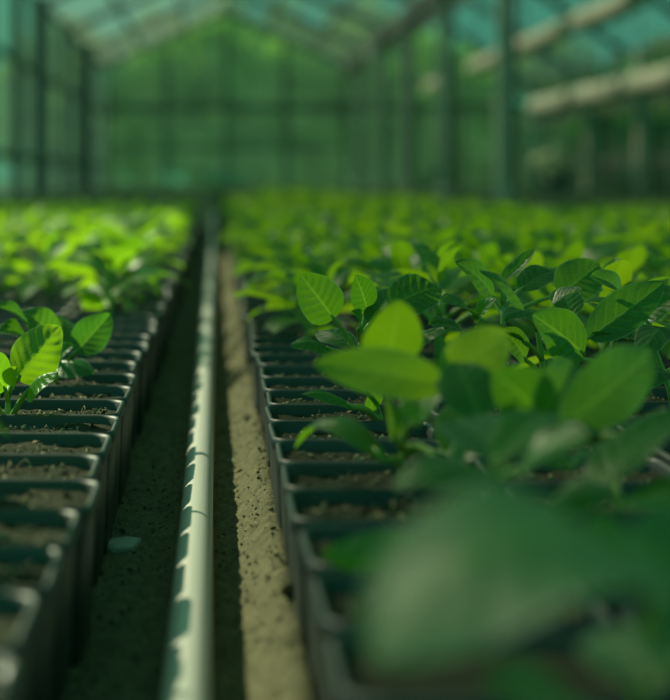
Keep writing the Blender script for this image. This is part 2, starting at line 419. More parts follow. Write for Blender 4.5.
# right of the pipe, in focus
dC = 1.235
b = A(384, 439, dC); b.z = SOILZ-.001
hero('sharp round-leaved seedling right of the pipe with a deeply ribbed leaf', b,
     [b-Vector((0,0,.004)), A(380, 418, dC), A(373, 395, dC), A(362, 362, dC), A(360, 338, dC)],
     [dict(node=A(361,362,dC), base=A(334,319,1.225), tip=A(300,274,1.215), width=.0275, up=(.2,-1,.15), fold=.12, arch=.03, quilt=1.3, shape=.75),
      dict(node=A(360,342,dC), base=A(367,310,1.24), tip=A(355,275,1.22), width=.0185, up=(.1,-1,.35), fold=.15, arch=.05, quilt=1.2, shape=.8),
      dict(node=A(360,346,dC), base=A(390,308,1.22), tip=A(440,288,1.235), width=.029, up=(.1,-.85,.75), fold=.1, arch=.12, quilt=2.8, shape=.8),
      dict(node=A(366,372,dC), base=A(330,349,1.21), tip=A(291,345,1.20), width=.019, up=(-.15,-.55,1), fold=-.45, arch=.15, quilt=1.5),
      dict(node=A(364,366,dC), base=A(352,346,1.25), tip=A(318,331,1.28), width=.020, up=(0,-.6,1), fold=-.3, arch=.1, quilt=1.2),
      dict(node=A(381,424,dC), base=A(352,407,1.19), tip=A(302,394,1.185), width=.0125, up=(-.1,-.5,1), fold=-.5, arch=.14, quilt=.6, pr=.0018),
      dict(node=A(378,412,dC), base=A(366,393,1.2), tip=A(332,371,1.2), width=.011, up=(.2,-.6,1), fold=.6, arch=-.05, quilt=.6),
      dict(node=A(378,412,dC), base=A(370,412,1.22), tip=A(371,384,1.21), width=.012, up=(.4,-1,.3), fold=.4, arch=.1),
      dict(node=A(360,342,dC), base=A(368,326,1.23), tip=A(404,287,1.26), width=.018, up=(-.3,-.8,.8), fold=.3, arch=.1),
      dict(node=A(360,340,dC), base=A(358,330,1.22), tip=A(352,312,1.2), width=.013, up=(0,-1,.6), fold=.5, arch=.1),
      dict(node=A(362,350,dC), base=A(400,356,1.21), tip=A(446,330,1.20), width=.019, up=(-.1,-.5,1), fold=-.3, arch=.14, quilt=1.3)], deep='leaf_deep')
# blurred yellow-green one in front of it
dD = .96
b = A(398, 505, dD); b.z = SOILZ-.001
hero('blurred yellow-green seedling standing just in front of the ribbed-leaf seedling', b,
     [b-Vector((0,0,.004)), A(402, 470, dD), A(404, 430, dD), A(402, 388, dD)],
     [dict(node=A(403,400,dD), base=A(446,386,.90), tip=A(313,364,.90), width=.0215, up=(-.1,-1,.32), fold=.2, arch=.1, quilt=.5),
      dict(node=A(403,392,dD), base=A(385,366,.95), tip=A(400,300,.925), width=.027, up=(.1,-1,.15), fold=.04, arch=.06, quilt=.5),
      dict(node=A(403,410,dD), base=A(436,384,.92), tip=A(508,334,.95), width=.024, up=(0,-1,.15), fold=.05, arch=.1, quilt=.5),
      dict(node=A(402,466,dD), base=A(386,462,.93), tip=A(295,449,.98), width=.015, up=(0,-.5,1), fold=-.4, arch=.28, quilt=.4, pr=.0019),
      dict(node=A(403,440,dD), base=A(420,425,.9), tip=A(440,360,.92), width=.022, up=(-.7,-.7,.4), fold=.3, arch=.08),
      dict(node=A(402,450,dD), base=A(392,440,.93), tip=A(378,392,.97), width=.011, up=(.6,-1,.3), fold=.4, arch=.1),
      dict(node=A(403,450,dD), base=A(445,470,.87), tip=A(530,430,.86), width=.026, up=(0,-.4,1), fold=.2, arch=.14),
      dict(node=A(402,455,dD), base=A(450,455,.93), tip=A(470,400,.97), width=.02, up=(-.4,-1,.5), fold=.3, arch=.1)])
# nearer dark one
dG = .765
b = A(455, 590, dG); b.z = SOILZ-.001
hero('dark blurred seedling low between the yellow-green one and the big front leaf', b,
     [b-Vector((0,0,.004)), A(465, 560, dG), A(478, 520, dG), A(490, 480, dG)],
     [dict(node=A(462,575,dG), base=A(452,552,.74), tip=A(322,556,.76), width=.017, up=(0,-1,.2), fold=-.2, arch=.10, quilt=.4),
      dict(node=A(485,500,dG), base=A(500,478,.74), tip=A(392,488,.73), width=.026, up=(0,-.35,1), fold=-.2, arch=.16, quilt=.4),
      dict(node=A(485,500,dG), base=A(505,470,.76), tip=A(440,428,.84), width=.024, up=(0,-.8,1), fold=.2, arch=.1, quilt=.4),
      dict(node=A(488,490,dG), base=A(520,470,.74), tip=A(590,440,.72), width=.026, up=(-.2,-.5,1), fold=.2, arch=.1, quilt=.4),
      dict(node=A(480,515,dG), base=A(530,520,.74), tip=A(622,498,.72), width=.026, up=(-.2,-.4,1), fold=-.2, arch=.16, quilt=.4),
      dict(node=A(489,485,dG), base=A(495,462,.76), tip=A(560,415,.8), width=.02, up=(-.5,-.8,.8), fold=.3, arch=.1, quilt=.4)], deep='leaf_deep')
# the huge near leaf
dE = .50
b = A(600, 850, dE); b.z = SOILZ-.001
hero('very blurred nearest seedling with the huge teal-green leaf at bottom right', b,
     [b-Vector((0,0,.004)), A(620, 780, dE), A(640, 700, dE), A(655, 640, dE)],
     [dict(node=A(645,680,dE), base=A(662,572,.455), tip=A(366,660,.43), width=.064, up=(-.4,-.4,1), fold=-.12, arch=.26, quilt=.3, nu=26, nv=16, label='huge satin teal-green leaf'),
      dict(node=A(650,660,dE), base=A(660,625,.49), tip=A(575,560,.62), width=.03, up=(.2,-1,.3), fold=.2, arch=.1, quilt=.3),
      dict(node=A(650,660,dE), base=A(665,600,.5), tip=A(725,535,.52), width=.036, up=(-.3,-1,.3), fold=.2, arch=.1),
      dict(node=A(635,720,dE), base=A(655,690,.48), tip=A(588,640,.52), width=.016, up=(-.3,-.3,1), fold=.2, arch=.1),
      dict(node=A(638,710,dE), base=A(670,680,.47), tip=A(735,640,.52), width=.03, up=(-.2,-.2,1), fold=.2, arch=.12),
      dict(node=A(630,740,dE), base=A(590,720,.47), tip=A(490,700,.45), width=.028, up=(0,-.4,1), fold=.2, arch=.12)], deep='leaf_broad')
# second row, blurred
dH = .90
b = A(628, 560, dH); b.z = SOILZ-.001
hero('blurred lime-green seedling in the second row, below the sharp leafy ones', b,
     [b-Vector((0,0,.004)), A(615, 500, dH), A(600, 460, dH), A(590, 425, dH)],
     [dict(node=A(592,435,dH), base=A(548,420,.88), tip=A(492,372,.86), width=.027, up=(.1,-1,.15), fold=.05, arch=.08, quilt=.5),
      dict(node=A(592,432,dH), base=A(535,425,.86), tip=A(572,362,.90), width=.022, up=(.2,-1,.2), fold=.4, arch=.08, quilt=.5),
      dict(node=A(592,432,dH), base=A(560,428,.84), tip=A(652,350,.90), width=.028, up=(0,-1,.1), fold=.05, arch=.07, quilt=.5),
      dict(node=A(600,455,dH), base=A(590,490,.80), tip=A(690,412,.83), width=.026, up=(-.5,-.5,1), fold=.1, arch=.08, quilt=.5),
      dict(node=A(600,460,dH), base=A(570,470,.82), tip=A(470,440,.84), width=.026, up=(.1,-.4,1), fold=.2, arch=.12, quilt=.5),
      dict(node=A(595,440,dH), base=A(625,440,.87), tip=A(690,425,.86), width=.025, up=(-.2,-.3,1), fold=.2, arch=.12, quilt=.5),
      dict(node=A(602,470,dH), base=A(620,500,.80), tip=A(700,520,.77), width=.03, up=(-.1,-.3,1), fold=.2, arch=.12, quilt=.5),
      dict(node=A(592,440,dH), base=A(480,420,.86), tip=A(455,362,.885), width=.026, up=(.1,-1,.15), fold=.05, arch=.08, quilt=.5)], deep='leaf_deep')
# second row, in focus
dF = 1.235
b = A(548, 432, dF); b.z = SOILZ-.001
hero('sharp leafy seedling in the second row with a narrow leaf held nearly upright', b,
     [b-Vector((0,0,.004)), A(547, 410, dF), A(543, 370, dF), A(538, 330, dF), A(536, 312, dF)],
     [dict(node=A(537,330,dF), base=A(527,318,1.225), tip=A(479,270,1.205), width=.018, up=(.35,-.65,1), fold=-.35, arch=.12, quilt=1.2),
      dict(node=A(545,385,dF), base=A(584,354,1.2), tip=A(532,314,1.17), width=.031, up=(.15,-1,.3), fold=.12, arch=.03, quilt=.9, shape=.7),
      dict(node=A(543,375,dF), base=A(588,338,1.22), tip=A(664,282,1.22), width=.026, up=(-.2,-1,.3), fold=.35, arch=-.04, quilt=.8),
      dict(node=A(537,320,dF), base=A(549,310,1.23), tip=A(582,290,1.22), width=.02, up=(0,-.35,1), fold=.4, arch=.1, quilt=1.2),
      dict(node=A(537,322,dF), base=A(535,315,1.215), tip=A(505,316,1.19), width=.018, up=(0,-.6,1), fold=-.4, arch=.1, quilt=1.2),
      dict(node=A(542,360,dF), base=A(522,340,1.22), tip=A(474,328,1.2), width=.016, up=(0,-.4,1), fold=.5, arch=.06, quilt=1),
      dict(node=A(540,345,dF), base=A(572,320,1.25), tip=A(560,290,1.28), width=.02, up=(0,-1,.4), fold=.3, arch=.1),
      dict(node=A(544,380,dF), base=A(525,360,1.22), tip=A(500,330,1.21), width=.02, up=(.4,-.9,.6), fold=.3, arch=.1),
      dict(node=A(546,395,dF), base=A(600,375,1.2), tip=A(655,362,1.18), width=.023, up=(-.1,-.4,1), fold=-.2, arch=.14, quilt=1.1),
      dict(node=A(545,390,dF), base=A(510,372,1.2), tip=A(462,356,1.18), width=.022, up=(.1,-.4,1), fold=.2, arch=.14, quilt=1.1)], deep='leaf_deep')
dI = 1.33
b = A(505, 418, dI); b.z = SOILZ-.001
hero('seedling in the second row behind the sharp leafy one, dark pointed leaf on top', b,
     [b-Vector((0,0,.004)), A(505, 380, dI), A(503, 330, dI), A(503, 300, dI)],
     [dict(node=A(503,305,dI), base=A(503,280,1.33), tip=A(534,249,1.34), width=.0115, up=(-.5,-.8,.7), fold=.6, arch=-.06),
      dict(node=A(503,318,dI), base=A(494,300,1.34), tip=A(455,262,1.32), width=.024, up=(.3,-.9,.8), fold=.2, arch=.1),
      dict(node=A(503,320,dI), base=A(560,295,1.34), tip=A(600,264,1.36), width=.03, up=(-.2,-1,.3), fold=.15, arch=.05, shape=.75),
      dict(node=A(503,330,dI), base=A(478,326,1.3), tip=A(497,299,1.28), width=.013, up=(-.3,-.9,.8), fold=.5, arch=.12),
      dict(node=A(503,335,dI), base=A(474,318,1.3), tip=A(440,302,1.28), width=.022, up=(.1,-.5,1), fold=.3, arch=.12),
      dict(node=A(503,345,dI), base=A(470,340,1.3), tip=A(428,325,1.28), width=.022, up=(0,-.5,1), fold=.2, arch=.12),
      dict(node=A(503,310,dI), base=A(520,290,1.35), tip=A(556,272,1.37), width=.022, up=(-.2,-.8,.8), fold=.2, arch=.1)], deep='leaf_deep')
dJ = 1.27
b = A(676, 425, dJ); b.z = SOILZ-.001
hero('sharp seedling at the right frame edge in the third row, dark cupped leaf', b,
     [b-Vector((0,0,.004)), A(670, 390, dJ), A(655, 350, dJ), A(648, 320, dJ)],
     [dict(node=A(648,325,dJ), base=A(624,302,1.26), tip=A(590,276,1.235), width=.019, up=(.5,-.8,.8), fold=.4, arch=.12, quilt=.8),
      dict(node=A(648,325,dJ), base=A(640,322,1.26), tip=A(676,296,1.25), width=.018, up=(-.5,-.9,.6), fold=.3, arch=.1),
      dict(node=A(655,350,dJ), base=A(640,345,1.24), tip=A(592,333,1.22), width=.022, up=(0,-.4,1), fold=-.2, arch=.18),
      dict(node=A(655,350,dJ), base=A(672,335,1.25), tip=A(640,362,1.2), width=.024, up=(-.3,-.8,.8), fold=-.2, arch=.2),
      dict(node=A(665,380,dJ), base=A(672,375,1.2), tip=A(628,395,1.17), width=.026, up=(-.3,-.7,.8), fold=.2, arch=.16, quilt=1.3),
      dict(node=A(649,325,dJ), base=A(655,312,1.28), tip=A(690,290,1.3), width=.026, up=(-.3,-.7,.8), fold=.2, arch=.1)], deep='leaf_deep')

# ------------------------------------------------------------------ rows of pots and seedlings
rp = random.Random(5)
def wants_plant(p):
    x, y, side, r, i = p
    if side == 'left':
        if r == 0: return y > 2.15 and rp.random() < (.65 if y < 4 else .8)
        if y < 1.9: return False
        if r == 1 and y < 3.2: return rp.random() < .3
        return rp.random() < (.6 if y < 5 else .75)
    if side == 'right':
        if r == 0: return y > 1.72
        if r == 1: return y > 1.47
        if r == 2: return y > 1.36
        return True
    return rp.random() < .95
plants = []
for p in pots:
    if wants_plant(p):
        plants.append([p[0]+rp.uniform(-.012, .012)+(.014*(1 if p[2] == 'right' else -1) if p[3] == 0 else 0), p[1]+rp.uniform(-.012, .012)]+p[2:]+[rp.uniform(.95, 1.22), rp.uniform(0, 6.28), rp.random()])
for x, y, rz in ((-.186, .90, .4), (-.192, .95, 1.2), (-.178, .85, 2.), (-.24, .96, 1.7)): plants.append([x, y, 'left', 1, -1, 1.5, rz, .3+rz*.2])  # unseen seedlings added left of the view to shade the pipe's near end
SIDE = {'left': 'left of the pipe', 'right': 'right of the pipe', 'far': 'beyond the right-hand gap'}
def rowname(side, r):
    if side == 'far': return ordw(r)+' row '+SIDE[side]
    return 'row lining the pipe on its '+side if r == 0 else ordw(r)+' row behind the '+side+' edge row'
# pots: the front ones in view as individuals, the rest as one object
vis = [p for p in pots if inview(p[0]+(PW/2 if p[2] == 'left' else -PW/2), p[1]-PW/2, HP, 0, 0)]
def potkey(p):
    if p[3] == 0: return p[1]*.35 if p[1] < 8 else p[1]
    if p[2] == 'left': return p[1]*1.0+p[3]*.15
    return p[1]+p[3]*.45
vis.sort(key=potkey)
NPOT = 230
ind = vis[:NPOT]; indset = set(map(id, ind))
count = {}
for p in sorted(ind, key=lambda q: q[1]):
    kk = (p[2], p[3]); c = count.get(kk, 0); count[kk] = c+1
    if p[3] == 0: lab = 'black square pot, %s from the front in the row lining the pipe on its %s' % (ordw(c) if c < 59 else 'far', p[2])
    else: lab = 'black square pot, %s from the front in the %s pot row %s' % (ordw(c), ordw(p[3]), SIDE[p[2]])
    add_pot(p[0], p[1], lab, 'black nursery pots set out in rows', jit.uniform(-.015, .015) if p[3] == 0 else 0)
lowp = pot_mb(2, False); 
V0 = np.concatenate(lowp.v); F0 = lowp.f
g4 = PW/2-.005
rest = MB()
for p in pots:
    if id(p) in indset: continue
    o = np.array((p[0], p[1], 0)); rest.add(V0+o, F0, 0)
    rest.add(np.array([(-g4,-g4+.0025,SOILZ),(g4,-g4+.0025,SOILZ),(g4,g4-.0025,SOILZ),(-g4,g4-.0025,SOILZ)])+o, [(0,1,2,3)], 1)
o = link('nursery_pot_rows', rest.mesh('nursery_pot_rows', [M['pot'], M['soil']]))
tag(o, 'countless black pots of soil far back under the blurred seedlings', 'pots', None, 'stuff')

pv = [p for p in plants if p[4] >= 0 and inview(p[0], p[1], .12, 60, 0)]
pv.sort(key=lambda p: p[1])
NPL = 288
pind = pv[:NPL]; pids = set(map(id, pind)); count = {('right', 0): 4, ('right', 1): 3, ('right', 2): 1, ('left', 0): 2}
for p in pind:
    x, y, side, r, i, s, rz, rr = p
    kk = (side, r); c = count.get(kk, 0); count[kk] = c+1
    lab = 'leafy green seedling, %s from the front in the %s planted row %s' % (ordw(c), ordw(r), SIDE[side])
    grp = 'seedlings growing in the pot rows'
    Mx = Matrix.Translation((x, y, SOILZ-.001)) @ Matrix.Rotation(rz, 4, 'Z') @ Matrix.Scale(s, 4)
    if y < 2.3:
        st, lv = PARTS[int(rr*8)]
        root = link('seedling', None); root.empty_display_size = .02; root.matrix_world = Mx
        link('stem', st, root)
        for me, pe in lv: link('petiole', pe, link('leaf', me, root))
    else:
        root = link('seedling', SINGLE[int(rr*10)]); root.matrix_world = Mx
    tag(root, lab, 'seedling', grp)
LOW = []
for i in range(12):
    mb = make_seedling_single(400+i, 4, 2); V = np.concatenate(mb.v)
    LOW.append((V, mb.f, mb.m, np.array(mb.uv)))
VV, FF, MM, UU, n = [], [], [], [], 0
for p in plants:
    if id(p) in pids: continue
    x, y, side, r, i, s, rz, rr = p
    if not (inview(x, y, .1, 90, 40) or i < 0): continue
    V, Fc, mi, uv = LOW[int(rr*12)]
    c, t = math.cos(rz)*s, math.sin(rz)*s
    t_ = max(0, min(1, (y-3)/3)); q = {'left': 1-.28*t_, 'right': 1-.14*t_+(.30*max(0, min(1, (y-9)/1.5)) if 1 < r < 6 else 0), 'far': .74}[side]
    c *= q; t *= q; s *= q
    Q = np.stack([V[:, 0]*c-V[:, 1]*t+x, V[:, 0]*t+V[:, 1]*c+y, V[:, 2]*s+SOILZ-.001], 1)
    VV.append(Q); FF.extend([[k+n for k in f] for f in Fc]); MM.extend(mi); UU.append(uv); n += len(V)
mb = MB(); mb.v = VV; mb.f = FF; mb.m = MM; mb.uv = np.concatenate(UU)
o = link('seedling_rows', mb.mesh('seedling_rows', LM))
tag(o, 'countless blurred seedlings filling the far rows up to the back wall, plus unseen near ones added for shade', 'seedlings', None, 'stuff')

# ------------------------------------------------------------------ ground, pipe, pebbles
M['ground'].node_tree.nodes  # the floor colour turns dark green towards the far end
m = M['ground']; k = N(m.node_tree)
geo = k.n('ShaderNodeNewGeometry').outputs['Position']; sp = k.n('ShaderNodeSeparateXYZ'); k.l(geo, sp.inputs[0])
pb = [q for q in m.node_tree.nodes if q.type == 'BSDF_PRINCIPLED'][0]; old = pb.inputs['Base Color'].links[0].from_socket
far = k.ramp(k.math('ADD', sp.outputs[1], k.math('MULTIPLY', k.noise(.8, 3, geo), 3)), 8.5, 11.5)
pb.inputs['Base Color'].default_value = rgb(0, 0, 0)
k.l(k.mix(far, old, rgb(.018, .06, .022)), pb.inputs['Base Color'])
xs = np.concatenate([[-60, -12, -3, -1, -.4, -.15], np.arange(-.085, .0491, .0028), [.06, .2, .6, 1.5, 4, 12, 60]])
ys = np.concatenate([[-6, -1, 0, .3, .5], np.arange(.6, 2.6, .0038), np.arange(2.6, 14, .04), [16, 20, 30, 51]])
def bank(x):
    m = .005*max(0, 1-abs(x+.0118)/.022)
    if x < .006 or x > .046: return m
    if x < .030: return m+.021*((x-.006)/.024)**1.2
    return .021*max(0, 1-max(0, x-.036)/.006)
def gz(x, y):
    z = bank(x)
    if -.1 < x < .037 and .5 < y < 14:
        z += .003*noise.noise((x*28, y*28, 1.7))+.003*noise.noise((x*75, y*75, 4.))+.0026*noise.noise((x*170, y*170, 9.))-.001
    return z
mb = MB(); nx, ny = len(xs), len(ys)
mb.add([(x, y, gz(x, y)) for y in ys for x in xs], [(j*nx+i, j*nx+i+1, (j+1)*nx+i+1, (j+1)*nx+i) for j in range(ny-1) for i in range(nx-1)])
struct('floor', mb, [M['ground']], True)
mb = MB(); mb.box((-80, 51, -.2), (80, 160, -.01)); o = struct('outside_lawn', mb, [M['lawn']])
o.name = 'floor_outside'
PR = .0095
mb = MB(); pts = [(-.0118+.0006*math.sin(y*1.3), y, PR+.0055) for y in np.linspace(.3, 11.6, 90)]
mb.tube(pts, [PR]*90, 24)
o = tag(link('irrigation_pipe', mb.mesh('irrigation_pipe', [M['pipe']])), 'long pale plastic pipe lying on the soil path between two pot rows', 'pipe')
def pebble(name, px, py, w, l, h, lab, mat, seed, sq=False):
    d = F*CH/(py-VY); c = at(px, py, d); rnd = random.Random(seed); mb = MB(); V = []; seg, rg = 12, 7
    for i in range(rg+1):
        for j in range(seg):
            a = math.pi*i/rg; t = 2*math.pi*j/seg
            v = Vector((math.sin(a)*math.cos(t), math.sin(a)*math.sin(t), math.cos(a)))
            if sq: v = Vector([math.copysign(abs(q)**.5, q) for q in v])
            v *= 1+.25*noise.noise(v*1.7+Vector((seed, 0, 0)))
            V.append((v.x*w/2, v.y*l/2, v.z*h/2))
    mb.add(V, [(i*seg+j, i*seg+(j+1) % seg, (i+1)*seg+(j+1) % seg, (i+1)*seg+j) for i in range(rg) for j in range(seg)])
    o = link(name, mb.mesh(name, [M[mat]]), None, (c.x, c.y, gz(c.x, c.y)+h*.25)); o.rotation_euler[2] = rnd.uniform(-.4, .4)
    tag(o, lab, 'stone'); return o
pebble('stone', 121, 549, .0185, .034, .008, 'flat pale stone chip on the dark soil beside the left pots', 'stone', 3, True)
pebble('stone', 249, 441, .0075, .008, .006, 'small grey pebble on the sunlit soil right of the pipe', 'ground', 5)
pebble('stone', 225, 436, .009, .007, .006, 'small pebble touching shade just right of the pipe', 'ground', 8)
pebble('stone', 309, 668, .010, .009, .007, 'blurred pebble at the bottom against the right pots', 'ground', 11)
pebble('stone', 288, 640, .008, .007, .006, 'blurred soil lump in the sunlit strip near the bottom', 'ground', 12)
# loose crumbs of soil all over the path
rnd = random.Random(31); mb = MB()
for _ in range(4200):
    y = .62+2.6*rnd.random()**1.2; x = rnd.uniform(-.07, .036)
    if -.024 < x < .0: continue
    r = rnd.uniform(.0005, .0014)*(1.6 if rnd.random() < .06 else 1); z = gz(x, y)+r*.35
    d = [Vector((rnd.gauss(0, 1), rnd.gauss(0, 1), rnd.gauss(0, 1))).normalized()*r*rnd.uniform(.7, 1.3) for _ in range(3)]
    P = [d[0], d[1], -d[0], -d[1], d[2], -d[2]]
    mb.add([(x+p.x, y+p.y, z+p.z) for p in P], [(0,1,4),(1,2,4),(2,3,4),(3,0,4),(1,0,5),(2,1,5),(3,2,5),(0,3,5)])
tag(link('soil_crumbs', mb.mesh('soil_crumbs', [M['ground']], False)), 'loose crumbs of soil scattered over the path beside the pipe', 'soil', None, 'stuff')
# tiny weed sprout on the path
d = F*CH/(467-VY); c = at(232, 467, d); mb = MB(); c.z = gz(c.x, c.y)
for a in (-.2, .3, 2.8, 1.2): leaf(mb, (0,0,0), (.001*math.cos(a), .001*math.sin(a), .001), (.010*math.cos(a), .006*math.sin(a), .003), .0028, (0,0,1), nu=5, nv=4, pet=False)
tag(link('weed', mb.mesh('weed', LM), None, c), 'tiny bright green weed sprouting beside the pipe', 'weed')

# ------------------------------------------------------------------ greenhouse
D = 50.0; XL, XG, XR, XA = -2.62, 3.07, 7.3, .24
ZE, ZR = 2.83, 4.10; Y0 = -3.0; XA2, ZR2 = 5.2, 3.9
def roof_z(x):
    if x <= XA: return ZE+(ZR-ZE)*(x-XL)/(XA-XL)
    if x <= XG: return ZR+(ZE-ZR)*(x-XA)/(XG-XA)
    if x <= XA2: return ZE+(ZR2-ZE)*(x-XG)/(XA2-XG)
    return ZR2+(2.4-ZR2)*(x-XA2)/(XR-XA2)
# roof glazing
mb = MB()
def sheet(a, b_, c, d_, th=.008):
    a, b_, c, d_ = map(Vector, (a, b_, c, d_)); n = (b_-a).cross(d_-a).normalized()*th
    mb.add([tuple(q) for q in (a, b_, c, d_)], [(0, 1, 2, 3)], 0)
for x0, x1 in ((XL, XA), (XA, XG), (XG, XA2), (XA2, XR)):
    sheet((x0, Y0, roof_z(x0+1e-6)), (x1, Y0, roof_z(x1-1e-6)), (x1, D, roof_z(x1-1e-6)), (x0, D, roof_z(x0+1e-6)))
struct('ceiling', mb, [M['roof_glass']])
# rafters: one frame per truss line
fr = [3.0+5.7*i for i in range(0, 9)]
for i, y in enumerate(fr[1:]):
    mb = MB()
    mb.bar((XL, y, ZE), (XA, y, ZR-.02), .09, .14); mb.bar((XA, y, ZR-.02), (XG, y, ZE), .09, .14)
    o = link('roof_truss', mb.mesh('roof_truss', [M['steel']], False))
    tag(o, 'grey gabled roof truss over the main bay, %s from the camera' % ordw(i), 'truss', 'roof trusses of the main bay')
    mb = MB()
    mb.bar((XG, y, ZE), (XA2, y, ZR2-.02), .09, .14); mb.bar((XA2, y, ZR2-.02), (XR, y, 2.4), .09, .14)
    o = link('roof_truss', mb.mesh('roof_truss', [M['steel']], False))
    tag(o, 'grey roof truss over the right-hand bay, %s from the camera' % ordw(i), 'truss', 'roof trusses of the right bay')
# purlins
for i, (x, lab) in enumerate(((-1.7, 'left slope, nearest the left wall'), (-.7, 'left slope, nearest the ridge'), (XA, 'ridge'), (1.2, 'right slope, nearest the ridge'), (2.2, 'right slope, nearest the gutter'))):
    mb = MB(); mb.bar((x, 6, roof_z(x)-.06), (x, D, roof_z(x)-.06), .06, .08)
    tag(link('roof_purlin', mb.mesh('roof_purlin', [M['steel']], False)), 'long steel purlin under the main roof glass, '+lab, 'beam')
mb = MB(); mb.bar((XG, 5, ZE-.06), (XG, D, ZE-.06), .22, .22)
tag(link('gutter_beam', mb.mesh('gutter_beam', [M['steel']], False)), 'dark gutter beam along the top of the right-hand post row', 'beam')
# added pale ball and hanger under the gutter, standing in for a reflected glint
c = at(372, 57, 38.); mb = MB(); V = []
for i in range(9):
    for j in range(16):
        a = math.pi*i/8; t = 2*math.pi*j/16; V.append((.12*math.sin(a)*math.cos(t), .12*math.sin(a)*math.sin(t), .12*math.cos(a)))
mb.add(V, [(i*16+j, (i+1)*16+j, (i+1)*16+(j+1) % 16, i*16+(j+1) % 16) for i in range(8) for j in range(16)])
M['glint'] = plain('white globe', rgb(.8, .8, .7), rgb(.86, .86, .76), .3, 3)
root = tag(link('glint_ball', mb.mesh('glint_ball', [M['glint']]), None, c), 'small pale ball added below the gutter beam to stand for a reflected glint', 'fitting')
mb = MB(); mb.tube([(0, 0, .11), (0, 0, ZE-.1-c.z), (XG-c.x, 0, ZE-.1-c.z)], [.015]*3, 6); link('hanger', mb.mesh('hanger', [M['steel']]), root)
# posts
for i, y in enumerate((22.3, 28.2, 33.6, 39.2, 44.8)):
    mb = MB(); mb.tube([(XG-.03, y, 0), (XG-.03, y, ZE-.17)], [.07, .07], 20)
    mb.bar((XG-.03, y, .0), (XG-.03, y, .03), .3, .3)
    po = tag(link('steel_post', mb.mesh('steel_post', [M['post']], False)), ['thick sunlit grey post right of centre, nearest and widest of its row', 'sunlit post under the gutter, second widest of its row', 'post under the gutter beam, third from the nearest',
        'thin far post under the gutter beam, fourth from nearest', 'thinnest post under the gutter, beside the back wall'][i], 'post', 'posts under the gutter beam')
    mb = MB(); mb.tube([(XG+.09, y+.02, .05), (XG+.09, y+.02, ZE-.18)], [.04, .04], 12); link('dark_tube', mb.mesh('dark_tube', [M['steel']]), po)  # darker tube along the right side of each post
for i, (px, w) in enumerate(((85, .26), (64, .12), (40, .16), (18, .12))):
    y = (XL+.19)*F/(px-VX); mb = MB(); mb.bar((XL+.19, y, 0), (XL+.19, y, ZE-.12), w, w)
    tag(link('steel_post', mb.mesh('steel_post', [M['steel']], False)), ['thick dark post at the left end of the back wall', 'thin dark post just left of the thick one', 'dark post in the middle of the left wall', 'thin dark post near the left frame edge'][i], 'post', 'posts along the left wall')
for i, px in enumerate((590, 642)):
    y = (XR-.15)*F/(px-VX); mb = MB(); mb.bar((XR-.15, y, 0), (XR-.15, y, 2.38), .2, .2)
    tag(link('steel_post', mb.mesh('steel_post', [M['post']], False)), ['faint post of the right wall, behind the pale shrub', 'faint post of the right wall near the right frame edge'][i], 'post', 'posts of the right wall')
# walls
mb = MB()
for pts in ([(XL, D, 0), (XG, D, 0), (XG, D, ZE), (XA, D, ZR), (XL, D, ZE)], [(XG, D, 0), (XR, D, 0), (XR, D, 2.4), (XA2, D, ZR2), (XG, D, ZE)]):
    mb.add(pts, [tuple(range(len(pts)))], 0)
for x in (XL, -1.2, XA, 1.65, XG, 4.4, 5.8, XR): mb.bar((x, D, 0), (x, D, roof_z(min(x, XR-1e-6))), .08, .08, 1)
mb.bar((XL, D, 1.9), (XG, D, 1.9), .08, .12, 1); mb.bar((XL, D, .95), (XG, D, .95), .05, .05, 1)
mb.bar((XG, D, 1.9), (XR, D, 1.9), .08, .12, 1)
struct('wall_back', mb, [M['wall_glass'], M['steel']])
def sidewall(name, x, z1, ya):
    mb = MB(); mb.add([(x, ya, 0), (x, D, 0), (x, D, z1), (x, ya, z1)], [(0, 1, 2, 3)], 0)
    y = D
    while y > ya: mb.bar((x, y, 0), (x, y, z1), .07, .07, 1); y -= 2.85
    for z in (.5, z1*.62, z1): mb.bar((x, ya, z), (x, D, z), .06, .08, 1)
    return struct(name, mb, [M['side_glass'], M['steel']])
sidewall('wall_left', XL, ZE, 8); sidewall('wall_right', XR, 2.4, 14)
# rolled cloth screens: pale sunlit rolls hung end to end
def roll(x, z, y0, y1, r, lab, grp):
    mb = MB(); n = 14; pts = [(x, y0+(y1-y0)*i/n, z-.03*math.sin(math.pi*i/n)) for i in range(n+1)]
    mb.tube(pts, [r*(1+.06*math.sin(i*2.1)) for i in range(n+1)], 14)
    root = link('rolled_screen', mb.mesh('rolled_screen', [M['screen']])); tag(root, lab, 'rolled screen', grp)
    t = MB(); t.tube([(x, y0-.12, z), (x, y1+.12, z)], [r*.3, r*.3], 8); link('roller_bar', t.mesh('roller_bar', [M['steel']]), root)
    for f in (.12, .88):
        y = y0+(y1-y0)*f; s = MB(); s.bar((x, y, z+r*.8), (x, y, roof_z(x)-.02), .03, .03); link('hanger', s.mesh('hanger', [M['steel']]), root)
names = ['top right, biggest', 'right of the thick post', 'between the two thick posts', 'left of the second post']
for i, (pa, pb) in enumerate(((577, 645), (517, 572), (472, 508), (414, 450))):
    X = 5.0; ya, yb = X*F/(pb-VX), min(49.6, X*F/(pa-VX))
    roll(X, CH+X/2.32, ya+.25, yb-.25, .15, 'pale sunlit rolled screen high in the right bay, '+names[i], 'rolled screens in the right bay')
for i, (pa, pb) in enumerate(((632, 690), (578, 630), (534, 576))):
    X = 6.72; ya, yb = X*F/(pb-VX), X*F/(pa-VX)
    roll(X, CH+X/4.45, ya+.2, yb-.2, .19, 'dull cream rolled screen along the right wall, '+['at the right frame edge', 'middle of the three', 'farthest and leftmost'][i], 'rolled screens on the right wall')

